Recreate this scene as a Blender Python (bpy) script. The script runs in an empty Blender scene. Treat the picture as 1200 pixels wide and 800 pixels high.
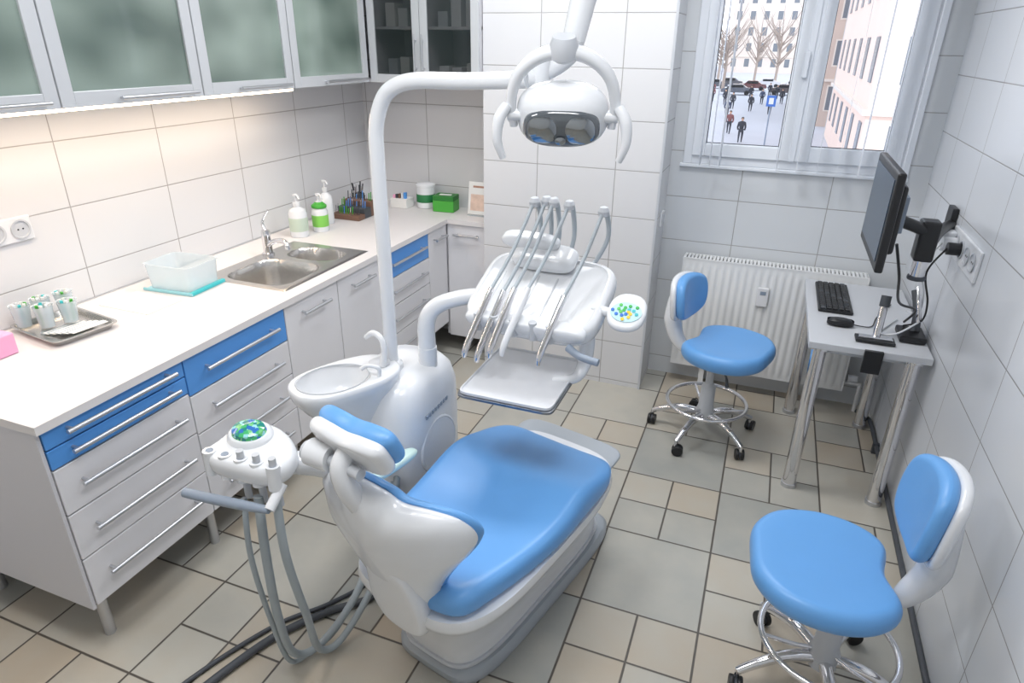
import bpy, math, random
from mathutils import Vector, Matrix, Euler
random.seed(7)
sc=bpy.context.scene
T=Matrix.Identity(4)
def lin(c):
    o=[]
    for v in c:
        v/=255.
        o.append(v/12.92 if v<=.04045 else ((v+.055)/1.055)**2.4)
    return tuple(o)+(1.,)
MC={}
def M(name,rgb,rough=.4,metal=0.,var=.04,scale=8.,emit=0.,coat=0.,alpha=1.,trans=0.,bump=0.):
    if name in MC: return MC[name]
    m=bpy.data.materials.new(name);m.use_nodes=True;nt=m.node_tree;N=nt.nodes;b=N['Principled BSDF']
    c=lin(rgb)
    tc=N.new('ShaderNodeTexCoord');nz=N.new('ShaderNodeTexNoise');nz.inputs['Scale'].default_value=scale;nz.inputs['Detail'].default_value=3
    nt.links.new(tc.outputs['Object'],nz.inputs['Vector'])
    mx=N.new('ShaderNodeMix');mx.data_type='RGBA'
    mx.inputs[6].default_value=tuple(min(1,x*(1-var)) for x in c[:3])+(1,)
    mx.inputs[7].default_value=tuple(min(1,x*(1+var)) for x in c[:3])+(1,)
    nt.links.new(nz.outputs['Fac'],mx.inputs[0]);nt.links.new(mx.outputs[2],b.inputs['Base Color'])
    b.inputs['Roughness'].default_value=rough;b.inputs['Metallic'].default_value=metal
    b.inputs['Coat Weight'].default_value=coat
    if alpha<1: b.inputs['Alpha'].default_value=alpha
    if trans: b.inputs['Transmission Weight'].default_value=trans
    if emit:
        nt.links.new(mx.outputs[2],b.inputs['Emission Color']);b.inputs['Emission Strength'].default_value=emit
    if bump:
        bm=N.new('ShaderNodeBump');bm.inputs['Strength'].default_value=bump;bm.inputs['Distance'].default_value=.002
        n2=N.new('ShaderNodeTexNoise');n2.inputs['Scale'].default_value=300;nt.links.new(tc.outputs['Object'],n2.inputs['Vector'])
        nt.links.new(n2.outputs['Fac'],bm.inputs['Height']);nt.links.new(bm.outputs['Normal'],b.inputs['Normal'])
    MC[name]=m;return m
class NB:
    def __init__(s,nt): s.nt=nt
    def m(s,op,a,b=None,c=None):
        n=s.nt.nodes.new('ShaderNodeMath');n.operation=op
        for i,v in enumerate((a,b,c)):
            if v is None: continue
            if isinstance(v,(int,float)): n.inputs[i].default_value=v
            else: s.nt.links.new(v,n.inputs[i])
        return n.outputs[0]
def tile_mat(name,ax,su,ou,sv,ov,rgb,grout,w=.003,rough=.25):
    m=bpy.data.materials.new(name);m.use_nodes=True;nt=m.node_tree;N=nt.nodes;b=N['Principled BSDF'];q=NB(nt)
    g=N.new('ShaderNodeNewGeometry');sp=N.new('ShaderNodeSeparateXYZ');nt.links.new(g.outputs['Position'],sp.inputs[0])
    def edge(o,s,of):
        fr=q.m('FRACT',q.m('DIVIDE',q.m('SUBTRACT',o,of-50*s),s))
        return q.m('MULTIPLY',q.m('MINIMUM',fr,q.m('SUBTRACT',1.,fr)),s)
    d=q.m('MINIMUM',edge(sp.outputs[ax],su,ou),edge(sp.outputs[2],sv,ov))
    k=N.new('ShaderNodeMapRange');k.inputs['From Min'].default_value=w*.35;k.inputs['From Max'].default_value=w;nt.links.new(d,k.inputs['Value'])
    nz=N.new('ShaderNodeTexNoise');nz.inputs['Scale'].default_value=1.5;nt.links.new(g.outputs['Position'],nz.inputs['Vector'])
    a=N.new('ShaderNodeMix');a.data_type='RGBA';c=lin(rgb);a.inputs[6].default_value=tuple(x*.96 for x in c[:3])+(1,);a.inputs[7].default_value=c;nt.links.new(nz.outputs['Fac'],a.inputs[0])
    mx=N.new('ShaderNodeMix');mx.data_type='RGBA';mx.inputs[6].default_value=lin(grout);nt.links.new(a.outputs[2],mx.inputs[7]);nt.links.new(k.outputs[0],mx.inputs[0])
    nt.links.new(mx.outputs[2],b.inputs['Base Color']);b.inputs['Roughness'].default_value=rough
    bm=N.new('ShaderNodeBump');bm.inputs['Strength'].default_value=.5;bm.inputs['Distance'].default_value=.002;nt.links.new(k.outputs[0],bm.inputs['Height']);nt.links.new(bm.outputs['Normal'],b.inputs['Normal'])
    return m
def floor_mat():
    m=bpy.data.materials.new('floor_tiles');m.use_nodes=True;nt=m.node_tree;N=nt.nodes;b=N['Principled BSDF'];q=NB(nt)
    g=N.new('ShaderNodeNewGeometry');sp=N.new('ShaderNodeSeparateXYZ');nt.links.new(g.outputs['Position'],sp.inputs[0])
    S=.43
    u=q.m('ADD',q.m('DIVIDE',q.m('SUBTRACT',sp.outputs[0],2.15),S),40.);v=q.m('ADD',q.m('DIVIDE',q.m('SUBTRACT',sp.outputs[1],1.52),S),40.)
    iu=q.m('FLOOR',u);iv=q.m('FLOOR',v)
    par=q.m('MODULO',q.m('ADD',iu,iv),2.)
    def ed(a,s):
        f=q.m('FRACT',a);return q.m('MULTIPLY',q.m('MINIMUM',f,q.m('SUBTRACT',1.,f)),s)
    db=q.m('MINIMUM',ed(u,S),ed(v,S));u2=q.m('MULTIPLY',u,2.);v2=q.m('MULTIPLY',v,2.)
    ds=q.m('MINIMUM',ed(u2,S/2),ed(v2,S/2))
    d=q.m('ADD',q.m('MULTIPLY',db,q.m('SUBTRACT',1.,par)),q.m('MULTIPLY',ds,par))
    ix=q.m('ADD',q.m('MULTIPLY',iu,q.m('SUBTRACT',1.,par)),q.m('MULTIPLY',q.m('ADD',q.m('FLOOR',u2),.37),par))
    iy=q.m('ADD',q.m('MULTIPLY',iv,q.m('SUBTRACT',1.,par)),q.m('MULTIPLY',q.m('ADD',q.m('FLOOR',v2),.71),par))
    cb=N.new('ShaderNodeCombineXYZ');nt.links.new(ix,cb.inputs[0]);nt.links.new(iy,cb.inputs[1])
    wn=N.new('ShaderNodeTexWhiteNoise');wn.noise_dimensions='2D';nt.links.new(cb.outputs[0],wn.inputs['Vector'])
    nz=N.new('ShaderNodeTexNoise');nz.inputs['Scale'].default_value=5.;nz.inputs['Detail'].default_value=6;nt.links.new(g.outputs['Position'],nz.inputs['Vector'])
    fac=q.m('ADD',q.m('MULTIPLY',wn.outputs['Value'],.65),q.m('MULTIPLY',nz.outputs['Fac'],.5))
    cr=N.new('ShaderNodeValToRGB');e=cr.color_ramp.elements
    e[0].position=.15;e[0].color=lin((158,160,156));e[1].position=.95;e[1].color=lin((184,171,152))
    x=cr.color_ramp.elements.new(.55);x.color=lin((186,183,173))
    nt.links.new(fac,cr.inputs[0])
    k=N.new('ShaderNodeMapRange');k.inputs['From Min'].default_value=.0026;k.inputs['From Max'].default_value=.0048;nt.links.new(d,k.inputs['Value'])
    mx=N.new('ShaderNodeMix');mx.data_type='RGBA';mx.inputs[6].default_value=lin((88,83,77));nt.links.new(cr.outputs[0],mx.inputs[7]);nt.links.new(k.outputs[0],mx.inputs[0])
    nt.links.new(mx.outputs[2],b.inputs['Base Color']);b.inputs['Roughness'].default_value=.33
    bm=N.new('ShaderNodeBump');bm.inputs['Strength'].default_value=.6;bm.inputs['Distance'].default_value=.003
    h=q.m('ADD',k.outputs[0],q.m('MULTIPLY',nz.outputs['Fac'],.15));nt.links.new(h,bm.inputs['Height']);nt.links.new(bm.outputs['Normal'],b.inputs['Normal'])
    return m
# ---------- mesh helpers
PM={}
def E(name,loc=(0,0,0)):
    e=bpy.data.objects.new(name,None);e.location=T@Vector(loc);e.empty_display_size=.1;sc.collection.objects.link(e);PM[e.name]=Matrix.Translation(T@Vector(loc));return e
def mesh(name,vs,fs,mat,p=None,smooth=True,ang=40,bev=0,seg=2):
    me=bpy.data.meshes.new(name);me.from_pydata([T@Vector(v) for v in vs],[],fs);me.validate();me.update()
    if smooth:
        for f in me.polygons: f.use_smooth=True
        me.set_sharp_from_angle(angle=math.radians(ang))
    o=bpy.data.objects.new(name,me);sc.collection.objects.link(o)
    if mat: me.materials.append(mat)
    if p:
        o.parent=p;o.matrix_parent_inverse=PM[p.name].inverted()
    if bev:
        b=o.modifiers.new('b','BEVEL');b.width=bev;b.segments=seg;b.limit_method='ANGLE'
    return o
BF=[(0,3,2,1),(4,5,6,7),(0,1,5,4),(1,2,6,5),(2,3,7,6),(3,0,4,7)]
def box(n,c,s,mat,p=None,bev=.003,rot=None,seg=2):
    R=Euler(rot).to_matrix() if rot else Matrix.Identity(3)
    vs=[Vector(c)+R@Vector((a*s[0]/2,b*s[1]/2,d*s[2]/2)) for d in(-1,1) for a,b in((-1,-1),(1,-1),(1,1),(-1,1))]
    return mesh(n,vs,BF,mat,p,False,bev=bev,seg=seg)
def bx(n,x0,x1,y0,y1,z0,z1,mat,p=None,bev=.002,seg=2):
    return box(n,((x0+x1)/2,(y0+y1)/2,(z0+z1)/2),(x1-x0,y1-y0,z1-z0),mat,p,bev,seg=seg)
def multi(n,bl,mat,p=None,bev=0):
    vs=[];fs=[]
    for (x0,x1,y0,y1,z0,z1) in bl:
        k=len(vs);vs+=[(a,b,c) for c in(z0,z1) for a,b in((x0,y0),(x1,y0),(x1,y1),(x0,y1))];fs+=[tuple(i+k for i in f) for f in BF]
    return mesh(n,vs,fs,mat,p,False,bev=bev)
def loft(n,rings,mat,p=None,cap=True,ang=40,closed=False,sub=0):
    k=len(rings[0]);vs=[v for r in rings for v in r];fs=[]
    R=len(rings)
    for i in range(R if closed else R-1):
        a=i*k;b=((i+1)%R)*k
        for j in range(k):
            j2=(j+1)%k;fs.append((a+j,a+j2,b+j2,b+j))
    if cap and not closed: fs.append(tuple(range(k))[::-1]);fs.append(tuple(range((R-1)*k,R*k)))
    o=mesh(n,vs,fs,mat,p,True,ang)
    return o
def cat(P,per=8,closed=False):
    P=[Vector(p) for p in P];n=len(P);out=[]
    rng=n if closed else n-1
    for i in range(rng):
        if closed: a,b,c,d=P[i-1],P[i],P[(i+1)%n],P[(i+2)%n]
        else: a=P[max(i-1,0)];b=P[i];c=P[i+1];d=P[min(i+2,n-1)]
        for k in range(per):
            t=k/per;out.append(.5*((2*b)+(c-a)*t+(2*a-5*b+4*c-d)*t*t+(3*b-a-3*c+d)*t**3))
    if not closed: out.append(P[-1])
    return out
def tube(n,pts,r,mat,p=None,sm=True,seg=12,closed=False,per=8):
    m=len(pts)
    if sm: P=cat(pts,per,closed)
    else: P=[Vector(a) for a in pts]
    if not isinstance(r,(int,float)):
        rr=[]
        for i in range(len(P)):
            t=i/(per if sm else 1);a=int(min(t,m-1));b=min(a+1,m-1);rr.append(r[a]+(r[b]-r[a])*(t-a))
    else: rr=[r]*len(P)
    rings=[];L=len(P);prev=None
    for i in range(L):
        if closed: t=(P[(i+1)%L]-P[i-1])
        else: t=P[min(i+1,L-1)]-P[max(i-1,0)]
        t.normalize()
        if prev is None:
            up=Vector((0,0,1)) if abs(t.z)<.9 else Vector((1,0,0));x=t.cross(up).normalized()
        else:
            x=(prev-t*prev.dot(t)).normalized()
        prev=x;y=t.cross(x)
        rings.append([P[i]+(x*math.cos(2*math.pi*k/seg)+y*math.sin(2*math.pi*k/seg))*rr[i] for k in range(seg)])
    return loft(n,rings,mat,p,True,50,closed)
def cyl(n,a,b,r,mat,p=None,r2=None,seg=24):
    return tube(n,[a,b],[r,r if r2 is None else r2],mat,p,False,seg)
def lathe(n,c,prof,mat,p=None,seg=32,axis=(0,0,1),sx=1,sy=1):
    q=Vector((0,0,1)).rotation_difference(Vector(axis).normalized())
    rings=[[Vector(c)+q@Vector((max(r,1e-4)*sx*math.cos(2*math.pi*k/seg),max(r,1e-4)*sy*math.sin(2*math.pi*k/seg),z)) for k in range(seg)] for r,z in prof]
    return loft(n,rings,mat,p,True,35)
def se(a,b,e=4.,n=48,cx=0,cy=0):
    o=[]
    for k in range(n):
        t=2*math.pi*k/n;c,s=math.cos(t),math.sin(t)
        o.append((cx+a*math.copysign(abs(c)**(2/e),c),cy+b*math.copysign(abs(s)**(2/e),s)))
    return o
def sm2(pts,per=6):
    return [(v.x,v.y) for v in cat([(a,b,0) for a,b in pts],per,True)]
def pillow(n,out,prof,mat,p=None,fn=None,ang=50,cen=None):
    cx=sum(a for a,b in out)/len(out);cy=sum(b for a,b in out)/len(out)
    if cen: cx,cy=cen
    rings=[]
    for s,z in prof:
        rings.append([ (fn or (lambda x,y,z:(x,y,z)))(cx+(a-cx)*s,cy+(b-cy)*s,z) for a,b in out])
    return loft(n,rings,mat,p,True,ang)
def rp(h,r=.02,s0=.9,k=5,top=True):
    pr=[(0.02,0),(s0*.6,0)]
    for i in range(k+1):
        t=i/k*math.pi/2;pr.append((s0+(1-s0)*math.sin(t),r*(1-math.cos(t))))
    for i in range(k+1):
        t=i/k*math.pi/2;pr.append((s0+(1-s0)*math.cos(t),h-r+r*math.sin(t)))
    pr+=[(s0*.8,h),(s0*.55,h),(s0*.3,h),(.02,h)]
    return pr
# ---------- materials
white=M('white_plastic',(224,227,231),.25,coat=.3,var=.01)
white2=M('white_lacquer',(226,227,230),.35,var=.01)
cab=M('cabinet_white',(222,222,226),.4,var=.01)
cabside=M('cabinet_side',(205,205,210),.5,var=.01)
blue=M('blue_laminate',(84,150,222),.35,var=.03)
vinyl=M('blue_vinyl',(102,162,222),.36,var=.03,bump=.12)
chrome=M('chrome',(225,225,228),.12,1.,var=.01)
steel=M('brushed_steel',(208,206,203),.27,1.,var=.05,scale=20)
alu=M('aluminium',(200,202,206),.35,.85,var=.02)
aluf=M('aluminium_frame',(205,208,212),.4,.3,var=.02)
black=M('black_plastic',(24,25,28),.4,var=.05)
dgrey=M('dark_grey_rubber',(70,74,80),.55)
grey=M('grey_plastic',(140,152,168),.4)
lgrey=M('light_grey_plastic',(192,196,202),.35)
worktop=M('worktop_laminate',(220,217,217),.42,var=.02,scale=40)
hose=M('grey_hose',(158,168,174),.45)
glassd=M('dark_glass',(80,86,92),.08,coat=1.)
green=M('green_card',(70,165,60),.45)
teal=M('teal_plastic',(60,190,195),.3)
clearp=M('clear_plastic',(222,234,240),.12,alpha=.42,coat=.5)
pink=M('pink_card',(240,170,205),.6)
paper=M('paper',(232,232,230),.7)
led=M('led_diffuser',(255,225,190),.5,emit=9.)
def frost_mat():
    m=bpy.data.materials.new('frosted_glass');m.use_nodes=True;nt=m.node_tree;N=nt.nodes;b=N['Principled BSDF']
    g=N.new('ShaderNodeNewGeometry');mp=N.new('ShaderNodeMapping');mp.inputs['Scale'].default_value=(2,2.2,3.4);nt.links.new(g.outputs['Position'],mp.inputs[0])
    nz=N.new('ShaderNodeTexNoise');nz.inputs['Scale'].default_value=1.3;nz.inputs['Detail'].default_value=1.;nt.links.new(mp.outputs[0],nz.inputs['Vector'])
    cr=N.new('ShaderNodeValToRGB');e=cr.color_ramp.elements;e[0].position=.3;e[0].color=lin((92,108,101));e[1].position=.7;e[1].color=lin((146,162,153));nt.links.new(nz.outputs['Fac'],cr.inputs[0])
    nt.links.new(cr.outputs[0],b.inputs['Base Color']);b.inputs['Roughness'].default_value=.14;b.inputs['Coat Weight'].default_value=.4
    return m
frost=frost_mat()
# ---------- room
WT=dict(rgb=(218,219,222),grout=(160,159,159))
tl=tile_mat('wall_tiles_left',1,.475,1.48,.25,1.28,WT['rgb'],WT['grout'])
tb=tile_mat('wall_tiles_back',0,.45,2.42,.25,1.11,(214,218,222),WT['grout'])
tcx=tile_mat('wall_tiles_pillar',0,.44,1.345,.25,1.28,WT['rgb'],WT['grout'])
tr=tile_mat('wall_tiles_right',1,.45,2.3,.25,1.03,(216,220,226),WT['grout'])
plaster=M('plaster',(236,236,234),.8,var=.01)
H=2.75;YN=-1.1
bx('floor',-.2,3.5,YN-.2,3.8,-.1,0,floor_mat(),bev=0)
bx('ceiling',-.2,3.5,YN-.2,3.8,H,H+.1,plaster,bev=0)
bx('wall_left',-.2,0,YN-.2,3.8,0,H,tl,bev=0)
bx('wall_right',3.3,3.5,YN-.2,3.8,0,H,tr,bev=0)
bx('wall_front',0,3.3,YN-.2,YN,0,H,plaster,bev=0)
bx('wall_back_niche',0,1.02,3.6,3.8,0,H,tcx,bev=0)
multi('wall_back',[(1.02,2.10,3.52,3.8,0,H),(3.2,3.3,3.52,3.8,0,H),(2.10,3.2,3.52,3.8,0,1.30),(2.10,3.2,3.52,3.8,2.5,H)],tb)
bx('tiled_pillar',1.02,2.03,3.23,3.52,0,H,tcx,bev=0)
bx('trim_1',2.022,2.034,3.222,3.234,0,H,lgrey,bev=0)
g=E('wall_switch',(2.04,3.4,1.0));bx('switch_plate',2.03,2.042,3.34,3.42,.97,1.05,white,g,.003);bx('switch_rocker',2.042,2.047,3.355,3.405,.985,1.035,lgrey,g,.002)
# window
pvc=M('window_pvc',(228,233,240),.3,var=.01)
w=E('window_1',(2.65,3.55,1.3))
def frame(n,x0,x1,z0,z1,y0,y1,t,p,mat):
    multi(n,[(x0,x0+t,y0,y1,z0,z1),(x1-t,x1,y0,y1,z0,z1),(x0+t,x1-t,y0,y1,z0,z0+t),(x0+t,x1-t,y0,y1,z1-t,z1)],mat,p,bev=.004)
frame('outer_frame',2.10,3.20,1.30,2.5,3.50,3.60,.045,w,pvc)
frame('sash_left',2.145,2.645,1.345,2.455,3.485,3.56,.065,w,pvc)
frame('sash_right',2.655,3.155,1.345,2.455,3.485,3.56,.075,w,pvc)
bx('mullion',2.635,2.665,3.475,3.5,1.345,2.455,pvc,w)
frame('gasket_left',2.208,2.582,1.408,2.392,3.52,3.525,.006,w,dgrey);frame('gasket_right',2.728,3.082,1.418,2.382,3.52,3.525,.006,w,dgrey)
gm=bpy.data.materials.new('window_glass');gm.use_nodes=True;nt=gm.node_tree;nt.nodes.clear()
o_=nt.nodes.new('ShaderNodeOutputMaterial');t_=nt.nodes.new('ShaderNodeBsdfTransparent');g_=nt.nodes.new('ShaderNodeBsdfGlossy');g_.inputs['Roughness'].default_value=.02
mx_=nt.nodes.new('ShaderNodeMixShader');fr_=nt.nodes.new('ShaderNodeFresnel');fr_.inputs[0].default_value=1.3
nt.links.new(fr_.outputs[0],mx_.inputs[0]);nt.links.new(t_.outputs[0],mx_.inputs[1]);nt.links.new(g_.outputs[0],mx_.inputs[2]);nt.links.new(mx_.outputs[0],o_.inputs[0])
bx('glass_left',2.2,2.59,3.525,3.53,1.40,2.40,gm,w,0);bx('glass_right',2.72,3.09,3.525,3.53,1.41,2.39,gm,w,0)
bx('sill',2.085,3.205,3.495,3.52,1.28,1.30,pvc,w,.004)
bx('handle',2.625,2.65,3.45,3.475,1.75,1.87,pvc,w,.005)
b=E('vertical_blind',(2.7,3.4,2.5))
slat=M('blind_fabric',(226,231,238),.7)
bx('rail',2.12,3.18,3.39,3.42,2.46,2.5,white2,b)
for i in range(10):
    x=2.2+.05*i if i<3 else 2.30+.095*i
    box('slat_%d'%i,(x,3.405,1.88),(.0016,.06,1.14),slat,b,0,rot=(0,0,math.radians(-3+3*math.sin(i*2.))))
tube('chain',[(2.2,3.40,1.315),(2.45,3.40,1.305),(2.7,3.40,1.31),(2.95,3.40,1.305),(3.15,3.40,1.315)],.0018,slat,b,seg=6)
# ---------- radiator
r=E('radiator',(2.65,3.44,.1));radm=M('radiator_enamel',(228,230,231),.35,var=.01)
nx=192;x0,x1,z0,z1=2.18,3.13,.13,.79
vs=[];fs=[]
for j,(z,dd) in enumerate([(z0,0),(z0+.03,0),(z0+.05,1),(z1-.05,1),(z1-.03,0),(z1,0)]):
    for i in range(nx+1):
        x=x0+(x1-x0)*i/nx;c=math.cos(2*math.pi*(x-x0)/.0396)
        vs.append((x,3.400-dd*.003*(1-max(-.5,min(.5,c))/.5),z))
for j in range(5):
    for i in range(nx): a=j*(nx+1)+i;fs.append((a,a+1,a+nx+2,a+nx+1))
mesh('front_panel',vs,fs,radm,r,True,30)
multi('casing',[(x0,x1,3.402,3.412,z0,z1),(x0,x1,3.485,3.495,z0,z1),(x0-.004,x0,3.398,3.495,z0,z1),(x1,x1+.004,3.398,3.495,z0,z1)],radm,r)
multi('top_grille',[(x0,x1,3.398,3.407,z1,z1+.008),(x0,x1,3.488,3.495,z1,z1+.008)]+[(x0+i*.0198,x0+i*.0198+.012,3.405,3.49,z1,z1+.006) for i in range(48)],radm,r)
bx('heat_meter',2.60,2.66,3.375,3.393,.57,.68,white2,r,.005);bx('meter_display',2.615,2.645,3.373,3.376,.64,.66,grey,r,0)
cyl('valve',(3.15,3.44,.2),(3.2,3.44,.2),.02,white,r);cyl('pipe_a',(3.13,3.44,.17),(3.22,3.44,.17),.01,radm,r);cyl('pipe_b',(3.22,3.44,0),(3.22,3.44,.18),.01,radm,r)
multi('brackets',[(2.35,2.38,3.415,3.515,0.0,.7),(2.95,2.98,3.415,3.515,0.,.7)],radm,r)
# ---------- base cabinets
c=E('base_cabinets',(.37,1.9,0))
XF=.743
multi('carcass',[(.01,.725,.70,1.75,.2,.872),(.01,.725,1.75,2.51,.2,.66),(.01,.725,2.51,3.595,.2,.872),(.725,1.015,3.30,3.595,.12,.872),(.705,.725,1.75,2.51,.66,.872)],cabside,c)
bx('end_panel',.004,.738,.688,.70,.2,.872,cabside,c,.002)
def handle(x,y0,y1,z,k,ax='y',off=.032,r=.0075):
    if ax=='y':
        cyl('handle_%d'%k,(x+off,y0,z),(x+off,y1,z),r,alu,c,seg=12);
        for q in(y0+.02,y1-.02): cyl('post_%d'%k,(x,q,z),(x+off,q,z),.005,alu,c,seg=8)
    else:
        cyl('handle_%d'%k,(y0,x-off,z),(y1,x-off,z),r,alu,c,seg=12)
        for q in(y0+.02,y1-.02): cyl('post_%d'%k,(q,x,z),(q,x-off,z),.005,alu,c,seg=8)
K=0
def front(y0,y1,z0,z1,mat,hz=None,hl=.8):
    global K
    K+=1;bx('drawer_front_%d'%K,.728,XF,y0+.0025,y1-.0025,z0+.0025,z1-.0025,mat,c,.002)
    m=(y0+y1)/2;l=(y1-y0)*hl/2;handle(XF,m-l,m+l,hz if hz else (z0+z1)/2+.01,K)
for a,b_,mt in((.805,.872,blue),(.737,.805,blue),(.572,.737,cab),(.40,.572,cab),(.21,.40,cab)): front(.70,1.21,a,b_,mt,hl=.78)
for a,b_,mt in((.72,.872,blue),(.56,.72,cab),(.39,.56,cab),(.21,.39,cab)): front(1.21,1.75,a,b_,mt,hl=.72)
front(1.75,2.13,.21,.872,cab,.81,.5);front(2.13,2.51,.21,.872,cab,.81,.5)
for a,b_,mt in((.72,.872,blue),(.56,.72,cab),(.39,.56,cab),(.21,.39,cab)): front(2.51,3.04,a,b_,mt,hl=.72)
front(3.04,3.28,.21,.872,cab,.81,.6)
bx('return_door',.75,1.015,3.282,3.30,.12,.872,cab,c,.002);handle(3.282,.80,.97,.81,99,'x')
multi('shadow_gap',[(.724,.7285,.705,3.27,.205,.872)],dgrey,c)
for q in((.66,.76),(.10,.76),(.66,1.25),(.1,1.25),(.66,1.78),(.66,2.5),(.66,3.05),(.1,2.2),(.1,3.1)):
    cyl('leg',(q[0],q[1],0),(q[0],q[1],.2),.018,alu,c,seg=12)
cyl('leg',(.98,3.34,0),(.98,3.34,.12),.018,alu,c,seg=12)
multi('worktop',[(.004,.756,.684,1.86,.872,.90),(.004,.756,2.48,3.596,.872,.90),(.004,.24,1.86,2.48,.872,.90),(.66,.756,1.86,2.48,.872,.90),(.756,1.016,3.268,3.596,.872,.90)],worktop,c)
multi('upstand_seal',[(.001,.012,.69,3.6,.90,.904)],alu,c)
# sink
s=E('steel_sink',(.45,2.17,.9))
def rr(x,y,cx,cy,a,b,e=5): return (abs((x-cx)/a)**e+abs((y-cy)/b)**e)**(1/e)
vs=[];fs=[];nx_,ny_=80,110;sx0,sx1,sy0,sy1=.215,.685,1.84,2.50
for j in range(ny_+1):
    for i in range(nx_+1):
        x=sx0+(sx1-sx0)*i/nx_;y=sy0+(sy1-sy0)*j/ny_
        def dep(cx,cy,a,b,D,e):
            d=rr(x,y,cx,cy,a,b,e);t=max(0,min(1,(1-d)/.16));return D*t*t*(3-2*t)
        z=.905-max(dep(.47,2.035,.175,.165,.14,4),dep(.48,2.34,.145,.095,.12,2.8))
        e_=min(x-sx0,sx1-x,y-sy0,sy1-y)
        if e_<.012: z-=.004*(1-e_/.012)
        vs.append((x,y,z))
for j in range(ny_):
    for i in range(nx_): a=j*(nx_+1)+i;fs.append((a,a+1,a+nx_+2,a+nx_+1))
mesh('basin',vs,fs,steel,s,True,60)
cyl('drain_a',(.44,2.03,.764),(.44,2.03,.768),.035,chrome,s);cyl('drain_a_hole',(.44,2.03,.768),(.44,2.03,.769),.018,black,s);cyl('drain_b',(.48,2.34,.784),(.48,2.34,.788),.025,chrome,s)
f_=E('mixer_tap',(.26,2.26,.905))
lathe('tap_body',(.265,2.24,.905),[(.03,0),(.03,.01),(.023,.015),(.022,.09),(.024,.1),(.02,.125),(.005,.13)],chrome,f_)
tube('spout',[(.265,2.24,.95),(.33,2.22,.985),(.40,2.20,1.0),(.43,2.19,.985),(.435,2.188,.965)],[.013,.012,.012,.012,.012],chrome,f_)
tube('lever',[(.265,2.24,1.03),(.25,2.245,1.07),(.29,2.25,1.13)],[.009,.007,.005],chrome,f_)
# ---------- upper cabinets
u=E('wall_cabinets',(.17,1.9,1.67))
ZU,ZT=1.675,2.42
multi('shell',[(.002,.315,.05,3.2,ZU,ZU+.018),(.002,.315,.05,3.2,ZT-.018,ZT),(.002,.01,.05,3.59,ZU,ZT),(.002,.3,.05,3.2,2.05,2.065)]+[(.002,.315,y,y+.018,ZU,ZT) for y in(.05,.70,1.30,1.92,2.50,3.15)],cabside,u)
multi('shell_return',[(.33,1.016,3.2,3.59,ZU,ZU+.018),(.33,1.016,3.2,3.59,ZT-.018,ZT),(.33,1.016,3.58,3.596,ZU,ZT),(.33,.345,3.2,3.59,ZU,ZT),(1.0,1.016,3.2,3.59,ZU,ZT),(.66,.675,3.2,3.59,ZU,ZT),(.33,1.016,3.22,3.59,1.95,1.965),(.002,.35,3.2,3.59,ZU,ZU+.018)],cabside,u)
ys=[.06,.70,1.31,1.93,2.51,3.17]
for i in range(5):
    y0,y1=ys[i]+.003,ys[i+1]-.003;t=.05
    multi('door_frame_%d'%i,[(.315,.335,y0,y0+t,ZU,ZT),(.315,.335,y1-t,y1,ZU,ZT),(.315,.335,y0+t,y1-t,ZU,ZU+t),(.315,.335,y0+t,y1-t,ZT-t,ZT)],aluf,u,.002)
    bx('door_glass_%d'%i,.32,.326,y0+t,y1-t,ZU+t,ZT-t,frost,u,0)
    m=(y0+y1)/2;cyl('door_handle_%d'%i,(.365,m-.10,ZU+.022),(.365,y1-.05,ZU+.022),.007,alu,u,seg=12)
    for q in(m-.08,y1-.07): cyl('door_post_%d'%i,(.335,q,ZU+.022),(.365,q,ZU+.022),.005,alu,u,seg=8)
multi('door_gaps',[(.312,.318,y-.004,y+.004,ZU,ZT) for y in ys],dgrey,u)
clr=bpy.data.materials.new('clear_cabinet_glass');clr.use_nodes=True;bb=clr.node_tree.nodes['Principled BSDF'];bb.inputs['Base Color'].default_value=(.02,.03,.03,1);bb.inputs['Roughness'].default_value=.05;bb.inputs['Alpha'].default_value=.42
for i,(x0,x1) in enumerate(((.34,.665),(.668,1.015))):
    t=.045
    multi('return_frame_%d'%i,[(x0,x0+t,3.18,3.2,ZU,ZT),(x1-t,x1,3.18,3.2,ZU,ZT),(x0+t,x1-t,3.18,3.2,ZU,ZU+t),(x0+t,x1-t,3.18,3.2,ZT-t,ZT)],aluf,u,.002)
    bx('return_glass_%d'%i,x0+t,x1-t,3.188,3.193,ZU+t,ZT-t,clr,u,0)
    hx=x1-.022 if i==0 else x0+.022
    cyl('return_handle_%d'%i,(hx,3.15,ZU+.05),(hx,3.15,ZU+.25),.006,alu,u,seg=10)
    for q in(.08,.22): cyl('return_post_%d'%i,(hx,3.15,ZU+q),(hx,3.18,ZU+q),.004,alu,u,seg=8)
k=0
for z in(ZU+.018,1.965):
    for x in(.42,.5,.58,.75,.83,.92):
        h=random.uniform(.06,.2);bx('stored_box_%d'%k,x-.03,x+.03,3.3,3.4,z,z+h,random.choice([paper,lgrey,dgrey,green,white2]),u);k+=1
bx('led_strip',.20,.235,.2,2.62,1.655,1.668,led,u,.002)
bx('led_housing',.19,.245,.2,2.62,1.667,1.676,alu,u,.001)
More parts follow.
